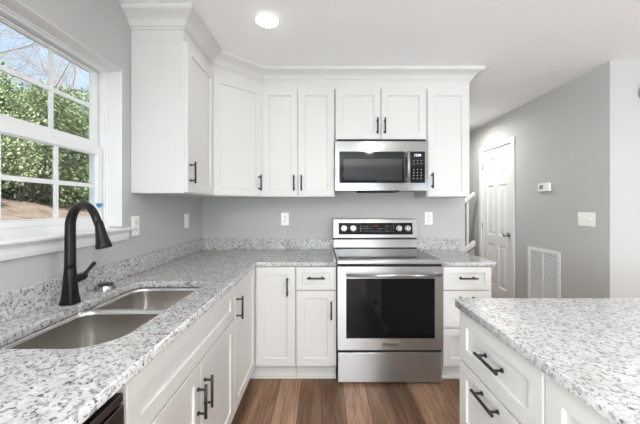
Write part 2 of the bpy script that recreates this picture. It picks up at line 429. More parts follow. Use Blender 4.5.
door = struct('door_1', six_panel(DY1 - DY0 - .01, DZ - .012), M_trim, loc=(RX + .04, DY1 - .005, .008))
door.rotation_euler = (0, 0, R(-90))
bm = bmesh.new(); kx = DY1 - DY0 - .065
cyl(bm, (kx, -.035, .93), (kx, -.043, .93), .03); cyl(bm, (kx, -.043, .93), (kx, -.075, .93), .011)
r = bmesh.ops.create_uvsphere(bm, u_segments=16, v_segments=10, radius=.027)
for v in r['verts']: v.co = Vector((v.co.x + kx, v.co.y * .8 - .088, v.co.z + .93))
obj('door_knob', bm, M_nickel, door, smooth=True)
for hz in (.2, 1.0, 1.83):
    bm = bmesh.new(); cyl(bm, (.0, -.042, hz - .045), (.0, -.042, hz + .045), .006, seg=10); obj('hinge', bm, M_nickel, door)
bm = bmesh.new(); cyl(bm, (-.005, -.05, 1.80), (-.012, -.095, 1.80), .004, seg=8); obj('hinge_stop', bm, M_nickel, door)
bm = bmesh.new(); cw = .06
prof = [(RX - .016, 0), (RX - .018, .5), (RX, 1)]
for a, b in ((DY0 - cw, DY0), (DY1, DY1 + cw)): box(bm, RX - .016, RX, a, b, 0, DZ + cw)
box(bm, RX - .016, RX, DY0, DY1, DZ, DZ + cw)
for a in (DY0 - .0, DY1 - .012): box(bm, RX + .0, RX + .12, a, a + .012, 0, DZ)
box(bm, RX, RX + .12, DY0, DY1, DZ - .008, DZ)
struct('trim_3', bm, M_trim, bevel=.003)

def baseboard(name, x0, x1, y0, y1):
    struct(name, B((x0, x1, y0, y1, 0, .09)), M_trim, bevel=.003)
baseboard('baseboard_hall', RX - .012, RX, RY, DY0 - cw)
baseboard('baseboard_closet', RX, X1, RY - .012, RY)
baseboard('baseboard_hall_end', RX - .012, RX, DY1 + cw, Y1)
baseboard('baseboard_front', WX, -.65, Y0, Y0 + .012)

# stair railing glimpsed at the end of the passage
st = empty('stair_railing', (1.42, 4.25, 0))
tag(st, 'white sloping stair railing seen past the end of the kitchen wall', 'stair railing')
def zr(x, z): return z + (x - 2.10) * .80
def slope_beam(bm, x0, x1, za, zb, y0, y1):
    prism(bm, [(x0 - 1.42, zr(x0, za)), (x1 - 1.42, zr(x1, za)), (x1 - 1.42, zr(x1, zb)), (x0 - 1.42, zr(x0, zb))], 'y', y0, y1)
bm = bmesh.new(); slope_beam(bm, 1.44, 2.19, 1.37, 1.42, -.03, .03); obj('handrail', bm, M_trim, st, bevel=.005)
bm = bmesh.new(); slope_beam(bm, 1.44, 2.19, .65, .72, -.045, .045); obj('bottom_rail', bm, M_trim, st, bevel=.004)
bm = bmesh.new(); prism(bm, [(0.03, 0), (.76, 0), (.76, zr(2.18, .62)), (0.03, zr(1.45, .62))], 'y', -.03, .03); obj('knee_wall', bm, M_hall, st)
for i in range(6):
    x = 1.52 + i * .115
    bm = B((x - 1.42 - .015, x - 1.42 + .015, -.015, .015, zr(x, .66), zr(x, 1.39))); obj('baluster', bm, M_trim, st)
bm = B((.0, .08, -.04, .04, 0, 1.12)); prism(bm, [(-.01, 1.12), (.09, 1.12), (.09, 1.135), (-.01, 1.135)], 'y', -.05, .05); obj('newel_post', bm, M_trim, st, bevel=.004)

# ================================================================== cabinets
def bar_handle(parent, x, z, length=.130, vertical=True, y=-.019, label=None):
    """matt black bar pull standing off the door front (local -y)"""
    bm = bmesh.new(); h = length / 2; off = .032; r = .0058; pz = h * .72
    ax = (0, 0, 1) if vertical else (1, 0, 0)
    c = Vector((x, y - off, z)); a = Vector(ax)
    cyl(bm, c - a * h, c + a * h, r, seg=14)
    for s in (-1, 1):
        p = c + a * pz * s; q = Vector((p.x, y, p.z)); cyl(bm, q, p, .0045, seg=12); cyl(bm, q, q + Vector((0, -.004, 0)), .008, seg=12)
    o = obj('handle', bm, M_black, parent)
    for p in o.data.polygons: p.use_smooth = len(p.vertices) == 4
    return o
def door_part(root, name, x0, x1, z0, z1, y=0.0, handle=None, rail=.057, hl=.13):
    d = obj(name, shaker(x1 - x0, z1 - z0, rail=rail), M_cab, root, loc=(x0, y, z0))
    if handle:
        hx, hz, vert = handle
        bar_handle(d, hx - x0, hz - z0, hl, vert)
    return d
def cabinet(name, label, loc, rz, w_, d_, z0, z1, group=None, toe=False, x_off=0):
    """carcass with its front (local -y) at y=0 and back at y=d_"""
    root = empty(name, loc, rz); tag(root, label, 'cabinet', group)
    bm = bmesh.new()
    if toe:
        box(bm, 0, w_, 0, d_, .115, z1); box(bm, 0, w_, .050, d_, 0, .115); box(bm, .001, w_ - .001, .036, .050, 0, .016)
    else: box(bm, 0, w_, 0, d_, z0, z1)
    obj('cabinet_body', bm, M_cab, root, bevel=.001)
    return root

UB, UT = 1.360, 2.262        # upper cabinets bottom and top
UF = YB - .311               # upper carcass front (doors 19 mm in front of it)
G = .0016
dzb, dzt = UB + .006, UT - .006

# tall pair left of the microwave
c = cabinet('wall_cabinet', 'white two-door wall cabinet between the corner cabinet and the microwave', (-.5, UF, 0), 0, .606, .309, UB, UT, 'white wall cabinets')
door_part(c, 'door', .004, .296, dzb, dzt, handle=(.268, UB + .115, True))
door_part(c, 'door', .304, .600, dzb, dzt, handle=(.330, UB + .115, True))
# over the microwave
c = cabinet('wall_cabinet', 'short white two-door wall cabinet directly above the microwave', (.110, UF, 0), 0, .756, .309, 1.832, UT, 'white wall cabinets')
door_part(c, 'door', .004, .3745, 1.838, dzt, handle=(.3475, 1.838 + .107, True))
door_part(c, 'door', .3815, .752, 1.838, dzt, handle=(.4085, 1.838 + .107, True))
# right of the microwave
c = cabinet('wall_cabinet', 'narrow white single-door wall cabinet to the right of the microwave', (.870, UF, 0), 0, .362, .309, UB, UT, 'white wall cabinets')
door_part(c, 'door', .006, .345, dzb, dzt, handle=(.040, UB + .135, True))
# beside the window on the left wall (front faces +x)
LFX = -.812
c = cabinet('wall_cabinet', 'white single-door wall cabinet on the window wall, flat side panel showing', (LFX, 1.735, 0), R(90), .430, LFX - WX - .002, UB, UT, 'white wall cabinets')
door_part(c, 'door', .006, .426, dzb, dzt, handle=(.040, UB + .125, True))
# diagonal corner cabinet
ax, ay, bx_, by_ = LFX, 2.167, -.502, UF
root = empty('corner_wall_cabinet', (ax, ay, 0), math.atan2(by_ - ay, bx_ - ax))
tag(root, 'white diagonal single-door wall cabinet set across the room corner', 'cabinet', 'white wall cabinets')
wdiag = math.hypot(bx_ - ax, by_ - ay)
inv = Matrix.Rotation(-root.rotation_euler.z, 4, 'Z') @ Matrix.Translation((-ax, -ay, 0))
pts = [inv @ Vector(p) for p in ((ax, ay, 0), (bx_, by_, 0), (bx_, YB - .002, 0), (WX + .002, YB - .002, 0), (WX + .002, ay, 0))]
bm = bmesh.new(); prism(bm, [(p.x, p.y) for p in pts], 'z', UB, UT); obj('cabinet_body', bm, M_cab, root, bevel=.001)
door_part(root, 'door', .008, wdiag - .008, dzb, dzt, handle=(wdiag - .040, UB + .115, True))

# crown moulding and riser running over all the wall cabinets
def sweep_xy(path, prof, zbase):
    """path: xy points, open; outward = right-hand side normal; prof: (out, z)"""
    n = len(path); rings = []
    dirs = [(Vector(path[i + 1]) - Vector(path[i])).normalized() for i in range(n - 1)]
    for i, p in enumerate(path):
        if i == 0: nrm = Vector((dirs[0].y, -dirs[0].x)); k = 1
        elif i == n - 1: nrm = Vector((dirs[-1].y, -dirs[-1].x)); k = 1
        else:
            a = Vector((dirs[i - 1].y, -dirs[i - 1].x)); b = Vector((dirs[i].y, -dirs[i].x)); nrm = (a + b).normalized(); k = 1 / nrm.dot(a)
        rings.append([(p[0] + nrm.x * o * k, p[1] + nrm.y * o * k, zbase + z) for o, z in prof])
    bm = bmesh.new(); loft(bm, rings); return bm
fo = .0195
xr = .870 + .362
path = [(WX + .001, 1.735), (LFX, 1.735), (LFX, 2.167), (-.502, UF), (xr, UF), (xr, YB - .001)]
# direction order: outward must be on the right-hand side of travel
cz = 2.322
riser = [(-.012, 2.2625 - UT), (.001, 2.2625 - UT), (.001, .012), (-.012, .012)]
prof_r = [(-.02, UT + .0005), (.0, UT + .0005), (.0, cz + .01), (-.02, cz + .01)]
h = CEIL - cz - .002
prof_c = [(-.01, cz), (.006, cz), (.008, cz + .010), (.016, cz + .014), (.022, cz + .026), (.034, cz + .042), (.052, cz + .055), (.068, cz + .062), (.076, cz + .066), (.080, cz + .070), (.086, cz + .070), (.086, CEIL - .002), (-.01, CEIL - .002)]
bm = sweep_xy(path, prof_r, 0); obj_r = struct('trim_4', bm, M_cab)
bm = sweep_xy(path, prof_c, 0); struct('trim_5', bm, M_cab)

# ------------------------------------------------------------------ base cabinets
FY = 2.159                  # carcass front on the back run (door front FY-.019)
FXL = -.504                 # carcass front on the left run (door front +.019)
CB = CT - SL - .002         # carcass top
# two-piece corner cabinet, door on each wing
root = empty('corner_base_cabinet', (FXL, FY, 0)); tag(root, 'white L-shaped corner base cabinet with two full-height doors meeting at the inside corner', 'cabinet', 'white base cabinets')
bm = bmesh.new()
x0c, y0c, x1c = WX - FXL + .002, 1.638 - FY, -.192 - FXL
prism(bm, [(x0c, y0c), (0, y0c), (0, 0), (x1c, 0), (x1c, YB - FY - .002), (x0c, YB - FY - .002)], 'z', .115, CB)
prism(bm, [(x0c, y0c), (-.050, y0c), (-.050, .050), (x1c, .050), (x1c, YB - FY - .002), (x0c, YB - FY - .002)], 'z', 0, .115)
box(bm, -.050, x1c, .036, .050, 0, .016); box(bm, -.050, -.036, y0c, .05, 0, .016)
obj('cabinet_body', bm, M_cab, root, bevel=.001)
d = door_part(root, 'door', .026, x1c - .004, .122, .842, handle=(.026 + .228, .703, True))
d = obj('door', shaker(-.024 - y0c - .004, .720), M_cab, root, loc=(0, y0c + .004, .122)); d.rotation_euler = (0, 0, R(90))
bar_handle(d, .040, .706 - .122, .13, True)
# drawer over door
c = cabinet('base_cabinet', 'white base cabinet with one drawer over one door, left of the range', (-.190, FY, 0), 0, .294, YB - FY - .002, 0, CB, 'white base cabinets', toe=True)
door_part(c, 'drawer', .004, .288, .677, .842, handle=(.146, .765, False), rail=.045)
door_part(c, 'door', .004, .288, .122, .668, handle=(.257, .534, True))
# three drawers right of the range
c = cabinet('base_cabinet', 'white three-drawer base cabinet to the right of the range', (.876, FY, 0), 0, .360, YB - FY - .002, 0, CB, 'white base cabinets', toe=True)
door_part(c, 'drawer', .004, .354, .677, .842, handle=(.175, .765, False), rail=.045)
door_part(c, 'drawer', .004, .354, .402, .669, handle=(.175, .62, False))
door_part(c, 'drawer', .004, .354, .122, .394, handle=(.175, .345, False))
# sink base on the left run
c = cabinet('sink_base_cabinet', 'white sink base cabinet with a false front above two doors', (FXL, .727, 0), R(90), .909, FXL - WX - .002, 0, CB, 'white base cabinets', toe=True)
for o in c.children:          # open the top of the carcass for the bowls
    me = o.data; bm = bmesh.new(); D = FXL - WX - .002
    box(bm, 0, .018, 0, D, .115, CB); box(bm, .891, .909, 0, D, .115, CB); box(bm, .018, .891, D - .012, D, .115, CB)
    box(bm, .018, .891, 0, D - .012, .115, .133); box(bm, .018, .891, 0, .018, .642, CB); box(bm, .018, .06, 0, .018, .133, .642); box(bm, .849, .891, 0, .018, .133, .642)
    box(bm, 0, .909, .050, .068, 0, .115); box(bm, .001, .908, .036, .050, 0, .016)
    bm.to_mesh(me); bm.free()
door_part(c, 'false_front', .006, .903, .667, .842)
door_part(c, 'door', .006, .4515, .122, .659, handle=(.4515 - .028, .520, True))
door_part(c, 'door', .4575, .903, .122, .659, handle=(.4575 + .032, .520, True))
# dishwasher
dw = empty('dishwasher', (FXL, .122, 0), R(90)); tag(dw, 'dark stainless dishwasher under the counter beside the sink cabinet', 'dishwasher')
obj('tub', B((0.002, .600, 0.0, .56, .09, CB - .01)), M_gap, dw)
bm = B((.004, .598, -.022, 0, .115, .800), (.004, .598, -.020, 0, .806, CB - .016)); obj('door_panel', bm, M_steel_dark, dw, bevel=.003)
bm = bmesh.new(); cyl(bm, (.08, -.055, .765), (.52, -.055, .765), .009); [cyl(bm, (x, -.02, .765), (x, -.055, .765), .007) for x in (.1, .5)]
obj('handle', bm, M_steel_dark, dw)
obj('toe_panel', B((.004, .598, .03, .045, 0, .09)), M_black, dw)
# cabinet continuing behind the dishwasher, towards the camera
c = cabinet('base_cabinet', 'white base cabinet on the near side of the dishwasher, under the counter end', (FXL, -.5, 0), R(90), .618, FXL - WX - .002, 0, CB, 'white base cabinets', toe=True)
door_part(c, 'door', .006, .612, .122, .842)

# island (fronts face -x)
IX = .597 + .019
islab = 'island drawer cabinets'
c = cabinet('island_cabinet', 'white island cabinet with stacked drawers at the far end of the island', (IX, 1.287, 0), R(-90), .492, .60, 0, CB, islab, toe=True)
door_part(c, 'drawer', .006, .488, .628, .836, handle=(.262, .738, False), hl=.138)
door_part(c, 'drawer', .006, .488, .330, .620, handle=(.238, .585, False), hl=.138)
door_part(c, 'drawer', .006, .488, .122, .322, handle=(.238, .245, False), hl=.138)
c = cabinet('island_cabinet', 'white island cabinet near the middle of the island, beside the far drawers', (IX, .794, 0), R(-90), .420, .60, 0, CB, islab, toe=True)
door_part(c, 'drawer', .004, .416, .628, .836, handle=(.205, .738, False), hl=.138)
door_part(c, 'door', .004, .416, .122, .620, handle=(.385, .50, True), hl=.138)
c = cabinet('island_cabinet', 'white island cabinet at the near end of the island', (IX, .373, 0), R(-90), .60, .60, 0, CB, islab, toe=True)
door_part(c, 'drawer', .004, .596, .628, .836, handle=(.30, .738, False), hl=.138)
door_part(c, 'door', .004, .596, .122, .620, handle=(.05, .50, True), hl=.138)

# ------------------------------------------------------------------ worktops
FE = -.478                                    # left run front edge
FB = 2.130                                    # back run front edge
SX0, SX1, SY0, SY1, DIV = -.990, -.612, .838, 1.585, 1.245
YN = -.52
outer = [(WX + .002, YN), (FE, YN), (FE, FB - .010), (FE + .004, FB - .003), (FE + .012, FB), (.106, FB), (.106, YB - .002), (WX + .002, YB - .002)]
hole_near = rrect(SX0 + .012, SX1, SY0, DIV - .008, (.10, .035, .035, .06), 10)
hole_far = rrect(SX0, SX1, DIV + .012, SY1, (.035, .085, .085, .035), 10)
hole_all = rrect(SX0, SX1, SY0, SY1, (.12, .08, .07, .04), 10)
top = outline_slab('worktop', outer, [hole_all], CT - SL, CT, M_gran)
tag(top, 'L-shaped speckled grey granite worktop around the undermount sink', 'worktop')
o = outline_slab('worktop', [(.872, FB), (1.258, FB), (1.268, FB + .010), (1.268, YB - .002), (.872, YB - .002)], [], CT - SL, CT, M_gran)
tag(o, 'short speckled grey granite worktop to the right of the range', 'worktop')
IY1 = 1.300
o = outline_slab('island_worktop', [(.578, IY1 - .02), (.584, IY1 - .006), (.598, IY1), (1.62, IY1), (1.62, -.25), (.578, -.25)], [], CT - SL, CT, M_gran2)
tag(o, 'broad pale speckled granite worktop on the island', 'worktop')
# island body behind the drawers (seating side)
bs = .100
o = obj('backsplash', B((WX + .0005, WX + .020, YN, YB - .022, CT + .0005, CT + bs)), M_gran, bevel=.002)
tag(o, 'low granite backsplash strip along the window wall', 'backsplash', 'granite backsplash strips')
o = obj('backsplash', B((WX + .0005, .106, YB - .020, YB - .0005, CT + .0005, CT + bs)), M_gran, bevel=.002)
tag(o, 'low granite backsplash strip on the back wall, left of the range', 'backsplash', 'granite backsplash strips')
o = obj('backsplash', B((.872, 1.30, YB - .020, YB - .0005, CT + .0005, CT + bs)), M_gran, bevel=.002)
tag(o, 'short granite backsplash strip on the back wall, right of the range', 'backsplash', 'granite backsplash strips')

# ------------------------------------------------------------------ sink
sk = empty('sink', ((SX0 + SX1) / 2, (SY0 + SY1) / 2, CT - SL)); tag(sk, 'undermount stainless double-bowl sink set in the granite below the window', 'sink')
def to_local(o, root):
    for v in o.data.vertices: v.co -= Vector(root.location)
def bowl(loop_fn, depth, zc):
    bm = bmesh.new(); rings = []
    spec = [(0.0, 0.0), (.001, -.02), (.004, -depth * .5), (.007, -depth + .035), (.013, -depth + .014), (.028, -depth + .003), (.05, -depth)]
    for ins, z in spec: rings.append([(x, y, CT - SL + z) for x, y in loop_fn(ins)])
    vr = loft(bm, rings, cap=False)
    bm.faces.new(vr[-1])
    return bm
ZR = CT - SL
def nearloop(i): return rrect(SX0 - .004 + i, SX1 + .004 - i, SY0 - .004 + i, DIV - .007 - i, tuple(max(.02, r_ - i * .5) for r_ in (.12, .06, .05, .04)), 10)
def farloop(i): return rrect(SX0 - .004 + i, SX1 + .004 - i, DIV + .007 + i, SY1 + .004 - i, tuple(max(.02, r_ - i * .5) for r_ in (.05, .08, .07, .05)), 10)
for fn, dp in ((nearloop, .21), (farloop, .18)):
    o = obj('bowl', bowl(fn, dp, 0), M_sink, sk, smooth=True); to_local(o, sk)
    s = o.modifiers.new('thick', 'SOLIDIFY'); s.thickness = .0015; s.offset = 1
# flange and low divider between the bowls
fl = outline_slab('rim_flange', rrect(SX0 - .025, SX1 + .025, SY0 - .025, SY1 + .025, .06), [nearloop(0), farloop(0)], ZR - .0035, ZR - .0005, M_sink, sk, bev=.001); to_local(fl, sk)
for (cx, cy, dp) in ((-.80, 1.03, .21), (-.80, 1.41, .18)):
    bm = bmesh.new(); z = ZR - dp
    cyl(bm, (cx, cy, z + .001), (cx, cy, z + .004), .045, .042, seg=28); cyl(bm, (cx, cy, z + .004), (cx, cy, z + .006), .020, seg=20, mi=1)
    o = obj('drain', bm, [M_chrome, M_gap], sk); to_local(o, sk)

# ------------------------------------------------------------------ faucet
fa = empty('faucet', (-1.043, 1.222, CT)); tag(fa, 'tall matt black gooseneck pull-down faucet standing behind the sink', 'faucet')
bm = bmesh.new()
def sqring(hw, z, rr): return [(x, y, z) for x, y in rrect(-hw, hw, -hw, hw, min(rr, hw * .98), 5)]
loft(bm, [sqring(.0270, 0.0005, .006), sqring(.0268, .004, .006), sqring(.0245, .02, .007), sqring(.0222, .05, .009), sqring(.0208, .09, .012), sqring(.0203, .12, .015), sqring(.0199, .150, .0198)])
o = obj('base', bm, M_faucet, fa); 
for p in o.data.polygons: p.use_smooth = True
mdf = o.modifiers.new('edge', 'EDGE_SPLIT'); mdf.split_angle = R(35)
c_, s_ = math.cos(R(-21)), math.sin(R(-21))
zz = lambda z: z - CT
path2 = [(0, 1.018), (0, 1.045), (0, 1.08), (0, 1.13), (0, 1.17)]
for k in range(1, 15):      # asymmetrical arch
    a = math.pi - math.pi * k / 14 * .83
    path2.append((.080 + .080 * math.cos(a), 1.195 + .092 * math.sin(a)))
path2 += [(.170, 1.205)]
pts = [(u * 1.07 * c_, u * 1.07 * s_, zz(z)) for u, z in path2]
radii = [.0203 - .0058 * min(1, i / 14) for i in range(len(pts))]
bm = bmesh.new(); tube(bm, pts, radii, 18); obj('neck', bm, M_faucet, fa, smooth=True)
hp = [(.164, 1.222), (.169, 1.212), (.176, 1.188), (.184, 1.160), (.193, 1.132), (.196, 1.122), (.1965, 1.120)]
bm = bmesh.new(); tube(bm, [(u * 1.07 * c_, u * 1.07 * s_, zz(z)) for u, z in hp], [.0140, .0150, .0170, .0205, .0260, .0275, .0262], 20); obj('spray_head', bm, M_faucet, fa, smooth=True)
bm = bmesh.new(); z = zz(.975)
tube(bm, [(.0, .012, z), (.004, .030, z + .001), (.008, .052, z + .003), (.011, .064, z + .006), (.012, .070, z + .008)], [.019, .0185, .0175, .015, .008], 16)
obj('valve_hub', bm, M_faucet, fa, smooth=True)
bm = bmesh.new(); tube(bm, [(.010, .052, z + .008), (.016, .068, z + .024), (.026, .090, z + .050), (.029, .096, z + .057)], [.0085, .0070, .0085, .0075], 12)
obj('lever', bm, M_faucet, fa, smooth=True)

o = bmesh.new(); cx, cy = -1.056, 1.44
cyl(o, (0, 0, .0005), (0, 0, .007), .042, .041, seg=32); cyl(o, (0, 0, .007), (0, 0, .020), .039, .034, seg=32)
st_ = obj('sink_stopper', o, M_chrome, loc=(cx, cy, CT)); st_.modifiers.new('b', 'BEVEL').width = .001
tag(st_, 'small round chrome and black sink stopper lying on the granite behind the faucet', 'sink stopper')
bm = bmesh.new(); cyl(bm, (0, 0, .020), (0, 0, .026), .031, .030, seg=28); cyl(bm, (0, 0, .026), (0, 0, .032), .011, .009, seg=20)
obj('cap', bm, M_black, st_)['label'] = 'black rubber cap'

# ------------------------------------------------------------------ range
RXL, RW = .1125, .7565
rg_ = empty('range', (RXL, 2.122, 0)); tag(rg_, 'freestanding stainless electric range with a black glass oven window', 'range')
# local x 0..RW, y=0 at the oven door front, positive towards the wall
DB = YB - 2.122 - .006
obj('range_body', B((.004, RW - .004, .035, DB, .03, .862)), M_gap, rg_)
bm = bmesh.new()                         # stainless surround of the cooktop with a rounded front lip
prism(bm, [(-.012, .868), (-.015, .873), (-.015, .892), (-.010, .899), (.03, .9015), (.06, .9015), (.06, .868)], 'x', -.002, RW + .002)
box(bm, -.002, .012, .06, DB - .075, .868, .9015); box(bm, RW - .012, RW + .002, .06, DB - .075, .868, .9015)
obj('cooktop_trim', bm, M_steel, rg_, bevel=.0015)
bm = B((.010, RW - .010, .035, DB - .075, .885, .9025)); obj('cooktop_glass', bm, M_cook, rg_, bevel=.001)
ct_ = rg_.children[-1]
for (cx, cy, rr) in ((.20, .18, .11), (.56, .18, .09), (.20, .44, .075), (.56, .44, .10)):
    bm = bmesh.new()
    for r0 in (rr, rr * .62):
        a = [[(cx + q * math.cos(2 * math.pi * k / 48), cy + q * math.sin(2 * math.pi * k / 48), .9030) for k in range(48)] for q in (r0, r0 - .0022)]
        loft(bm, a, cap=False)
    obj('burner_ring', bm, M_ringmark, ct_)
# riser and control panel
bm = bmesh.new()
prism(bm, [(DB - .085, .9015), (DB - .006, .9015), (DB - .006, .985), (DB - .085, .985), (DB - .092, .978), (DB - .092, .910)], 'x', -.008, RW - .006)
obj('back_riser', bm, M_steel, rg_, bevel=.002)
obj('riser_gap', B((-.004, RW - .012, DB - .080, DB - .006, .984, .996)), M_gap, rg_)
bm = bmesh.new()
prism(bm, [(DB - .088, .994), (DB - .006, .994), (DB - .006, 1.165), (DB - .062, 1.168), (DB - .070, 1.163), (DB - .090, 1.0)], 'x', -.010, RW - .004)
pan = obj('control_panel', bm, M_steel, rg_, bevel=.003)
# black glass fascia, follows the tilt
def tilt_y(z): return DB - .0905 + (z - 1.0) * (.020 / .163)
def fascia(x0, x1, z0, z1, off, th, m, name, parent):
    bm = bmesh.new(); prism(bm, [(tilt_y(z0) - off - th, z0), (tilt_y(z0) - off, z0), (tilt_y(z1) - off, z1), (tilt_y(z1) - off - th, z1)], 'x', x0, x1)
    return obj(name, bm, m, parent)
fs = fascia(.038, .712, 1.026, 1.132, -.001, .003, M_blackglass, 'control_glass', pan)
for kx in (.088, .172, .590, .668):
    bm = bmesh.new(); zc = 1.082; y0 = tilt_y(zc) - .002; dv = Vector((0, -1, .12)).normalized(); c0 = Vector((kx, y0, zc))
    cyl(bm, c0, c0 + dv * .006, .027, seg=28); cyl(bm, c0 + dv * .006, c0 + dv * .030, .0225, .0195, seg=28)
    k = obj('knob', bm, M_chrome, pan, bevel=.0015)
    bm = bmesh.new(); c1 = c0 + dv * .030; box(bm, kx - .002, kx + .002, c1.y - .001, c1.y + .002, zc - .004, zc + .020); obj('pointer', bm, M_slot, k)
bm = bmesh.new()
for row, z in enumerate((1.056, 1.078, 1.100)):
    for i in range(16):
        x = .235 + i * .020
        if row == 2 and 5 < i < 11: continue
        if row == 1 and i in (6, 7, 13): continue
        ww = random.uniform(.004, .010); y = tilt_y(z) - .0045
        box(bm, x, x + ww, y, y + .001, z, z + .003 + .003 * (i % 3 == 0))
obj('panel_print', bm, M_mark, fs)
text_mesh('12:00', .022, M_digitred, fs, (.375, tilt_y(1.104) - .0045, 1.104), rot=(R(90) - .12, 0, 0), name='clock_digits')
# oven door
bm = bmesh.new(); dz0, dz1 = .2485, .848
wx0, wx1, wz0, wz1 = .062, .698, .333, .762
for b in ((.0, RW, -.001, .035, dz0, wz0), (.0, RW, -.001, .035, wz1, dz1), (.0, wx0, -.001, .035, wz0, wz1), (wx1, RW, -.001, .035, wz0, wz1)): box(bm, *b)
bmesh.ops.remove_doubles(bm, verts=bm.verts, dist=1e-5)
od = obj('oven_door', bm, M_steel, rg_)
obj('window_glass', B((wx0 - .0005, wx1 + .0005, -.0025, .02, wz0 - .0005, wz1 + .0005)), M_blackglass, od, bevel=.001)['label'] = 'black glass oven window'
bm = bmesh.new(); cyl(bm, (.060, -.052, .796), (RW - .030, -.052, .796), .0115, seg=20)
for x in (.075, RW - .045): box(bm, x - .011, x + .011, -.052, .0, .787, .805)
h_ = obj('handle', bm, M_steel, od)
for p in h_.data.polygons: p.use_smooth = len(p.vertices) == 4 and p.normal.x ** 2 < .1
bd = obj('badge', B((.322, .446, -.004, .0, .276, .309)), M_badge, od, bevel=.001)
text_mesh('KitchenAid', .0235, M_slot, bd, (.384, -.0042, .2925), name='lettering')
obj('door_vent', B((.01, RW - .01, .002, .034, dz1 + .001, .866)), M_gap, rg_)
obj('drawer', B((.002, RW - .006, .0, .035, .016, .2285)), M_steel, rg_, bevel=.003)
obj('drawer_gap', B((.006, RW - .006, .01, .036, .2285, .2480)), M_gap, rg_)
for x in (.05, RW - .05):
    for y in (.10, DB - .05):
        bm = bmesh.new(); cyl(bm, (x, y, 0), (x, y, .031), .014, seg=12); obj('foot', bm, M_black, rg_)

# ------------------------------------------------------------------ microwave
MZ0, MZ1 = 1.409, 1.812
mw = empty('microwave', (.1065, 2.402, MZ0)); tag(mw, 'stainless over-the-range microwave mounted below the short cabinet', 'microwave')
H_ = MZ1 - MZ0; W_ = .757
obj('casing', B((.003, W_ - .003, .028, YB - 2.402 - .004, .012, H_ + .016)), M_steel_dark, mw, bevel=.002)
px_ = lambda p: (p - 335.1) / 122.8 * 1.0          # photo columns to metres along the front
def zf(y): return (206.5 - y) / 122.8 + E - MZ0
bm = bmesh.new()
x_a, x_b, x_c, x_d = px_(339.4), px_(404.6), px_(410.0), px_(425.0); z_a, z_b = zf(183), zf(151.5)
for b in ((0, W_, 0, .028, .002, z_a), (0, W_, 0, .028, z_b, H_), (0, x_a, 0, .028, z_a, z_b), (x_b, x_c, 0, .028, z_a, z_b), (x_d, W_, 0, .028, z_a, z_b)): box(bm, *b)
bmesh.ops.remove_doubles(bm, verts=bm.verts, dist=1e-5)
fr_ = obj('front_frame', bm, M_steel_mw, mw)
gw = obj('door_glass', B((x_a, x_b, -.001, .02, z_a, z_b)), M_blackglass, mw, bevel=.001)
M_mesh = mat('microwave_screen', (0.02, 0.02, 0.022), 0.05, spec=0.5)
obj('viewing_screen', B((x_a + .035, x_b - .022, -.0016, .0, z_a + .025, z_b - .060)), M_mesh, gw)
bm = bmesh.new(); cyl(bm, ((x_b + x_c) / 2, -.038, z_a + .004), ((x_b + x_c) / 2, -.038, z_b - .003), .0125, seg=20)
for z in (z_a + .03, z_b - .03): box(bm, (x_b + x_c) / 2 - .009, (x_b + x_c) / 2 + .009, -.038, .0, z - .012, z + .012)
h_ = obj('handle', bm, M_steel, mw)
for p in h_.data.polygons: p.use_smooth = len(p.vertices) == 4 and abs(p.normal.z) < .1
cp = obj('control_panel', B((x_c, x_d, -.001, .02, z_a, z_b)), M_blackglass, mw)
xm = (x_c + x_d) / 2
bm = bmesh.new()
for r_ in range(7):
    for k in range(3):
        z = z_b - .075 - r_ * .024; x = xm - .030 + k * .030
        if r_ == 2: continue
        bmesh.ops.create_circle(bm, cap_ends=True, segments=10, radius=.0048 if r_ > 2 else .0038, matrix=Matrix.Translation((x, -.0014, z)) @ Matrix.Rotation(R(90), 4, 'X'))
obj('key_print', bm, M_mark, cp)
text_mesh('12:00', .026, M_digit, cp, (xm, -.0014, z_b - .031), name='clock_digits')
bm = bmesh.new()
bmesh.ops.create_circle(bm, cap_ends=True, segments=28, radius=.0155, matrix=Matrix.Translation((px_(382.3), -.0006, zf(146.3))) @ Matrix.Rotation(R(90), 4, 'X'))
em = obj('round_emblem', bm, M_badge, fr_)
text_mesh('GE', .017, M_grey, em, (px_(382.3), -.0010, zf(146.3)), name='monogram')
obj('vent_grille', B((.02, W_ - .02, .002, .03, H_ + .001, H_ + .017)), M_gap, mw)
for x in (.05, W_ - .17): obj('lamp_cover', B((x, x + .11, .03, .16, .003, .0125)), M_grey, mw)
obj('filter', B((.21, W_ - .22, .04, .30, -.004, .0125)), M_gap, mw)

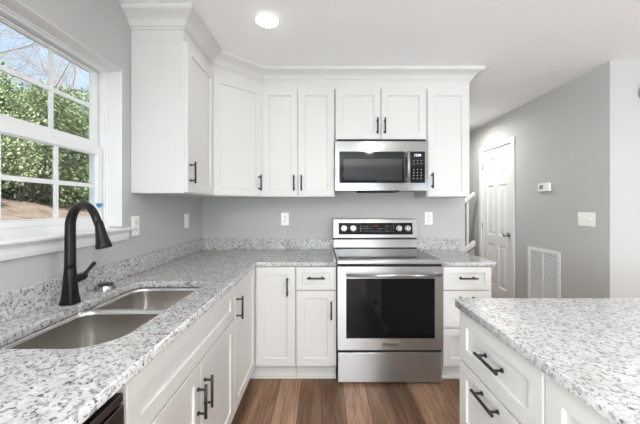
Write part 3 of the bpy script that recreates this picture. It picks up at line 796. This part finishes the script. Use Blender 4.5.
# ------------------------------------------------------------------ wall plates
def plate(name, label, loc, rz, kind, w_=.073, h_=.118, group=None, gangs=1):
    o = obj(name, B((-w_ / 2, w_ / 2, -.006, 0, -h_ / 2, h_ / 2)), M_plate, loc=loc, bevel=.003); o.rotation_euler = (0, 0, rz)
    tag(o, label, 'outlet' if kind == 'outlet' else 'light switch', group)
    for g in range(gangs):
        gx = (g - (gangs - 1) / 2) * .046
        if kind == 'outlet':
            for s in (-1, 1):
                bm = bmesh.new(); prism(bm, rrect(gx - .0165, gx + .0165, s * .0195 - .0145, s * .0195 + .0145, .010, 4), 'y', -.0085, -.005)
                f = obj('socket', bm, M_plate2, o)
                bm = B((gx - .008, gx - .0055, -.009, -.008, s * .0195 - .002, s * .0195 + .008), (gx + .0055, gx + .008, -.009, -.008, s * .0195 - .002, s * .0195 + .007))
                cyl(bm, (gx, -.008, s * .0195 - .008), (gx, -.009, s * .0195 - .008), .0028, seg=10); obj('slots', bm, M_slot, f)
        else:
            bm = B((gx - .0055, gx + .0055, -.0065, -.005, -.012, .012)); obj('switch_surround', bm, M_plate2, o)
            bm = bmesh.new(); prism(bm, [(-.006, -.004), (-.006, .007), (-.018, .012), (-.018, .006)], 'x', gx - .0045, gx + .0045); obj('toggle', bm, M_plate, o)
    return o
gp = 'white duplex outlets above the worktop'
plate('power_outlet', 'white duplex outlet right beside the end of the window sill', (WX, 1.775, 1.165), R(90), 'outlet', group=gp)
plate('light_switch', 'white single switch plate on the window wall below the wall cabinets', (WX, 2.445, 1.163), R(90), 'switch')
plate('power_outlet', 'white duplex outlet on the back wall left of the range', (-.348, YB, 1.163), 0, 'outlet', group=gp)
plate('power_outlet', 'white duplex outlet on the back wall right of the range', (1.002, YB, 1.170), 0, 'outlet', group=gp)
plate('light_switch', 'wide white three-toggle switch plate on the grey hall wall', (RX, 2.508, 1.172), R(-90), 'switch', w_=.165, h_=.118, gangs=3)

# thermostat
th = obj('thermostat', B((-.078, .078, -.026, 0, -.042, .042)), M_plate, loc=(RX, 2.97, 1.474), bevel=.008, seg=3); th.rotation_euler = (0, 0, R(-90))
tag(th, 'white rectangular thermostat on the grey hall wall beside the door', 'thermostat')
obj('display', B((-.052, .002, -.0268, -.025, -.018, .024)), M_grey, th)['label'] = 'dark grey display'
obj('buttons', B((.018, .05, -.0275, -.025, -.010, .000), (.018, .05, -.0275, -.025, .006, .016)), M_plate2, th)

# return air grille
vy0, vy1, vz0, vz1 = 2.779, 3.217, .25, .850
vg = empty('return_air_grille', (RX, vy1, 0), R(-90)); tag(vg, 'tall white louvred return air grille low on the hall wall', 'vent')
vw = vy1 - vy0
bm = B((0, vw, -.010, 0, vz0, vz0 + .035), (0, vw, -.010, 0, vz1 - .035, vz1), (0, .035, -.010, 0, vz0 + .035, vz1 - .035), (vw - .035, vw, -.010, 0, vz0 + .035, vz1 - .035), (vw / 2 - .008, vw / 2 + .008, -.009, 0, vz0 + .035, vz1 - .035))
obj('grille_frame', bm, M_trim, vg, bevel=.002)
bm = bmesh.new(); k = vz0 + .040
while k < vz1 - .045:
    for a, b in ((.035, vw / 2 - .008), (vw / 2 + .008, vw - .035)): prism(bm, [(-.0080, k), (-.0070, k - .001), (-.0005, k + .0075), (-.0015, k + .0085)], 'x', a, b)
    k += .016
obj('louvres', bm, M_trim, vg)
M_vback = mat('grille_back_grey', (0.16, 0.16, 0.16), 0.8); obj('grille_back', B((.03, vw - .03, -.0004, .0, vz0 + .03, vz1 - .03)), M_vback, vg)

# round grey disc at the right edge of the view
bm = bmesh.new(); cyl(bm, (0, 0, 0), (0, -.012, 0), .075, seg=36); cyl(bm, (0, -.012, 0), (0, -.035, 0), .072, .055, seg=36)
o = obj('wall_disc', bm, M_grey, loc=(2.545, RY, 2.168), bevel=.003); tag(o, 'round grey disc fixed high on the pale wall right of the hall corner', 'wall disc')

# ------------------------------------------------------------------ recessed downlights
DL = [(-.335, 1.80), (.95, .55), (-.35, .2), (.95, -1.1), (-.3, -1.6), (2.9, .6), (2.9, -1.6), (1.75, 3.9)]  # only the first is in view; the rest are added to light the room
DLE = [0.6, 2.6, 1.8, 22, 22, 5, 5, 9]
for i, ((x, y), e) in enumerate(zip(DL, DLE)):
    lt = empty('recessed_downlight', (x, y, CEIL))
    tag(lt, ['round lit recessed downlight in the ceiling in front of the wall cabinets', 'unseen downlight added over the island', 'unseen downlight added over the near counter', 'unseen downlight added behind the island', 'unseen downlight added near the patio door',
             'unseen downlight added over the dining area', 'unseen downlight added by the dining window', 'unseen downlight added in the hall passage'][i], 'ceiling light', 'recessed downlights')
    bm = bmesh.new(); n = 36
    rings = [[(q * math.cos(2 * math.pi * k / n), q * math.sin(2 * math.pi * k / n), z) for k in range(n)] for q, z in ((.076, -.0005), (.074, -.004), (.069, -.006), (.064, -.004))]
    loft(bm, rings, cap=False); obj('trim_ring', bm, M_trim, lt, smooth=True)
    bm = bmesh.new(); loft(bm, [[(q * math.cos(2 * math.pi * k / n), q * math.sin(2 * math.pi * k / n), z) for k in range(n)] for q, z in ((.066, -.002), (.065, -.010), (.052, -.018), (.030, -.023), (.006, -.0245))]); obj('lens', bm, M_lamp, lt, smooth=True)
    d = bpy.data.lights.new('downlight', 'AREA'); d.shape = 'DISK'; d.size = .12; d.energy = e; d.color = (1.0, 0.975, 0.95); d.spread = R(170)
    lo = bpy.data.objects.new('downlight_lamp', d); COL.objects.link(lo); lo.parent = lt; lo.location = (0, 0, -.030)

# ================================================================== garden outside the window
M_ground = mat('leaf_litter_ground', (0.45, 0.33, 0.25), 0.95, spec=0.1)
g = noise(M_ground, 3.0, 8, 0.75, geo_pos(M_ground)); r = ramp(M_ground, [(0.35, (0.15, 0.11, 0.09)), (0.55, (0.26, 0.20, 0.17)), (0.7, (0.36, 0.30, 0.26))]); L(M_ground, g.outputs['Fac'], r.inputs['Fac']); L(M_ground, r.outputs['Color'], P(M_ground).inputs['Base Color'])
bump(M_ground, g.outputs['Fac'], 0.8, 0.1)
def leafmat(name, a, b, c):
    m = mat(name, a, 0.55, spec=0.3)
    n = noise(m, 2.4, 5, 0.7, geo_pos(m)); r = ramp(m, [(0.3, a), (0.5, b), (0.68, c)]); L(m, n.outputs['Fac'], r.inputs['Fac']); L(m, r.outputs['Color'], P(m).inputs['Base Color'])
    P(m).inputs['Subsurface Weight'].default_value = 0.0
    return m
M_leaf = leafmat('evergreen_leaves', (0.12, 0.16, 0.07), (0.23, 0.29, 0.13), (0.40, 0.44, 0.26))
M_leaf2 = leafmat('pale_evergreen_leaves', (0.16, 0.20, 0.10), (0.28, 0.34, 0.18), (0.45, 0.49, 0.32))
M_bark = mat('grey_brown_bark', (0.40, 0.34, 0.31), 0.9)
def hill(x, y):
    d = -x - 1.5
    return -.35 + max(0, d) * .26 + .05 * math.sin(x * 1.3 + y) if d > 0 else -.35
bm = bmesh.new(); nx, ny = 40, 50; grid = []
for i in range(nx + 1):
    x = WX - .2 - 34 * (i / nx) ** 1.5
    grid.append([bm.verts.new((x, -12 + 52 * j / ny, hill(x, -12 + 52 * j / ny))) for j in range(ny + 1)])
for i in range(nx):
    for j in range(ny): bm.faces.new((grid[i][j], grid[i + 1][j], grid[i + 1][j + 1], grid[i][j + 1]))
struct('ground', bm, M_ground, smooth=True)

def foliage(rx, ry, rz_, nleaf, size, seed):
    rnd = random.Random(seed); bm = bmesh.new()
    lumps = [(rnd.uniform(-.5, .5) * rx, rnd.uniform(-.5, .5) * ry, rnd.uniform(.15, .85) * rz_, rnd.uniform(.45, .65)) for _ in range(9)]
    for _ in range(nleaf):
        lx, ly, lz, s = rnd.choice(lumps)
        d = Vector((rnd.gauss(0, 1), rnd.gauss(0, 1), rnd.gauss(0, 1))).normalized() * rnd.uniform(.65, 1.05)
        c = Vector((lx + d.x * rx * s, ly + d.y * ry * s, max(.05, lz + d.z * rz_ * s * .55)))
        q = Vector((rnd.gauss(0, 1), rnd.gauss(0, 1), rnd.gauss(0, 1))).normalized(); u = q.orthogonal().normalized(); v = q.cross(u)
        l = size * rnd.uniform(.6, 1.3)
        bm.faces.new([bm.verts.new(c + p) for p in (u * l, v * l * .5, -u * l, -v * l * .5)])
    return bm
protos = [foliage(1.9, 1.9, 3.5, 26000, .048, 1), foliage(1.7, 1.8, 3.0, 26000, .045, 2)]
meshes = []
for i, b in enumerate(protos):
    me = bpy.data.meshes.new('foliage'); b.to_mesh(me); b.free(); me.materials.append((M_leaf, M_leaf2)[i]); meshes.append(me)
tb = bmesh.new(); cyl(tb, (0, 0, -.3), (0, 0, 2.0), .10, .05, seg=10); tme = bpy.data.meshes.new('trunk'); tb.to_mesh(tme); tb.free(); tme.materials.append(M_bark)
k = 0
for (x, y, s) in ((-8.6, 5.6, .95), (-8.4, 7.6, 1.0), (-8.2, 9.6, .95), (-8.0, 11.4, .9), (-9.8, 6.6, 1.1), (-9.8, 9.0, 1.1), (-9.6, 11.2, 1.05), (-8.2, 13.4, 1.0), (-10.0, 13.6, 1.05), (-8.8, 15.8, 1.0)):
    rt = empty('evergreen_shrub', (x, y, hill(x, y) - .1), k * 1.3); rt.scale = (s, s, s)
    tag(rt, 'dense green evergreen shrub growing on the slope outside the window', 'shrub', 'evergreen shrubs outside the window')
    f = bpy.data.objects.new('foliage', meshes[k % 2]); COL.objects.link(f); f.parent = rt
    tk = bpy.data.objects.new('trunk', tme); COL.objects.link(tk); tk.parent = rt
    k += 1
def bare_tree(seed, h):
    rnd = random.Random(seed); bm = bmesh.new()
    def branch(p, d, l, r, lev):
        n = 4; pts = [p]; rad = [r]
        for i in range(n):
            d = (d + Vector((rnd.gauss(0, .13), rnd.gauss(0, .13), rnd.gauss(0, .08) + .03))).normalized(); p = p + d * l / n; pts.append(p); rad.append(r * (1 - .5 * (i + 1) / n))
            if lev < 4 and i >= (1 if lev == 0 else 0):
                for _ in range(2 if lev < 3 else 1):
                    a = Vector((rnd.gauss(0, 1), rnd.gauss(0, 1), rnd.uniform(-.1, .6))).normalized()
                    branch(p, (d * .55 + a * .8).normalized(), l * rnd.uniform(.45, .65), rad[-1] * .5, lev + 1)
        tube(bm, pts, rad, 5 if lev else 8)
    branch(Vector((0, 0, -.3)), Vector((0, 0, 1)), h, .10, 0); return bm
btm = []
for s in (3, 8):
    b = bare_tree(s, 6.5); me = bpy.data.meshes.new('bare_tree'); b.to_mesh(me); b.free(); me.materials.append(M_bark); btm.append(me)
for i, (x, y, s) in enumerate(((-14.0, 9.0, 1.0), (-13.0, 16.5, .95), (-18.5, 22.0, 1.15), (-19.5, 14.0, 1.05))):
    o = bpy.data.objects.new('bare_tree', btm[i % 2]); COL.objects.link(o); o.location = (x, y, hill(x, y)); o.rotation_euler = (0, 0, i * 2.1); o.scale = (s, s, s)
    tag(o, 'leafless tree with thin branches against the sky outside the window', 'tree', 'bare trees behind the shrubs')
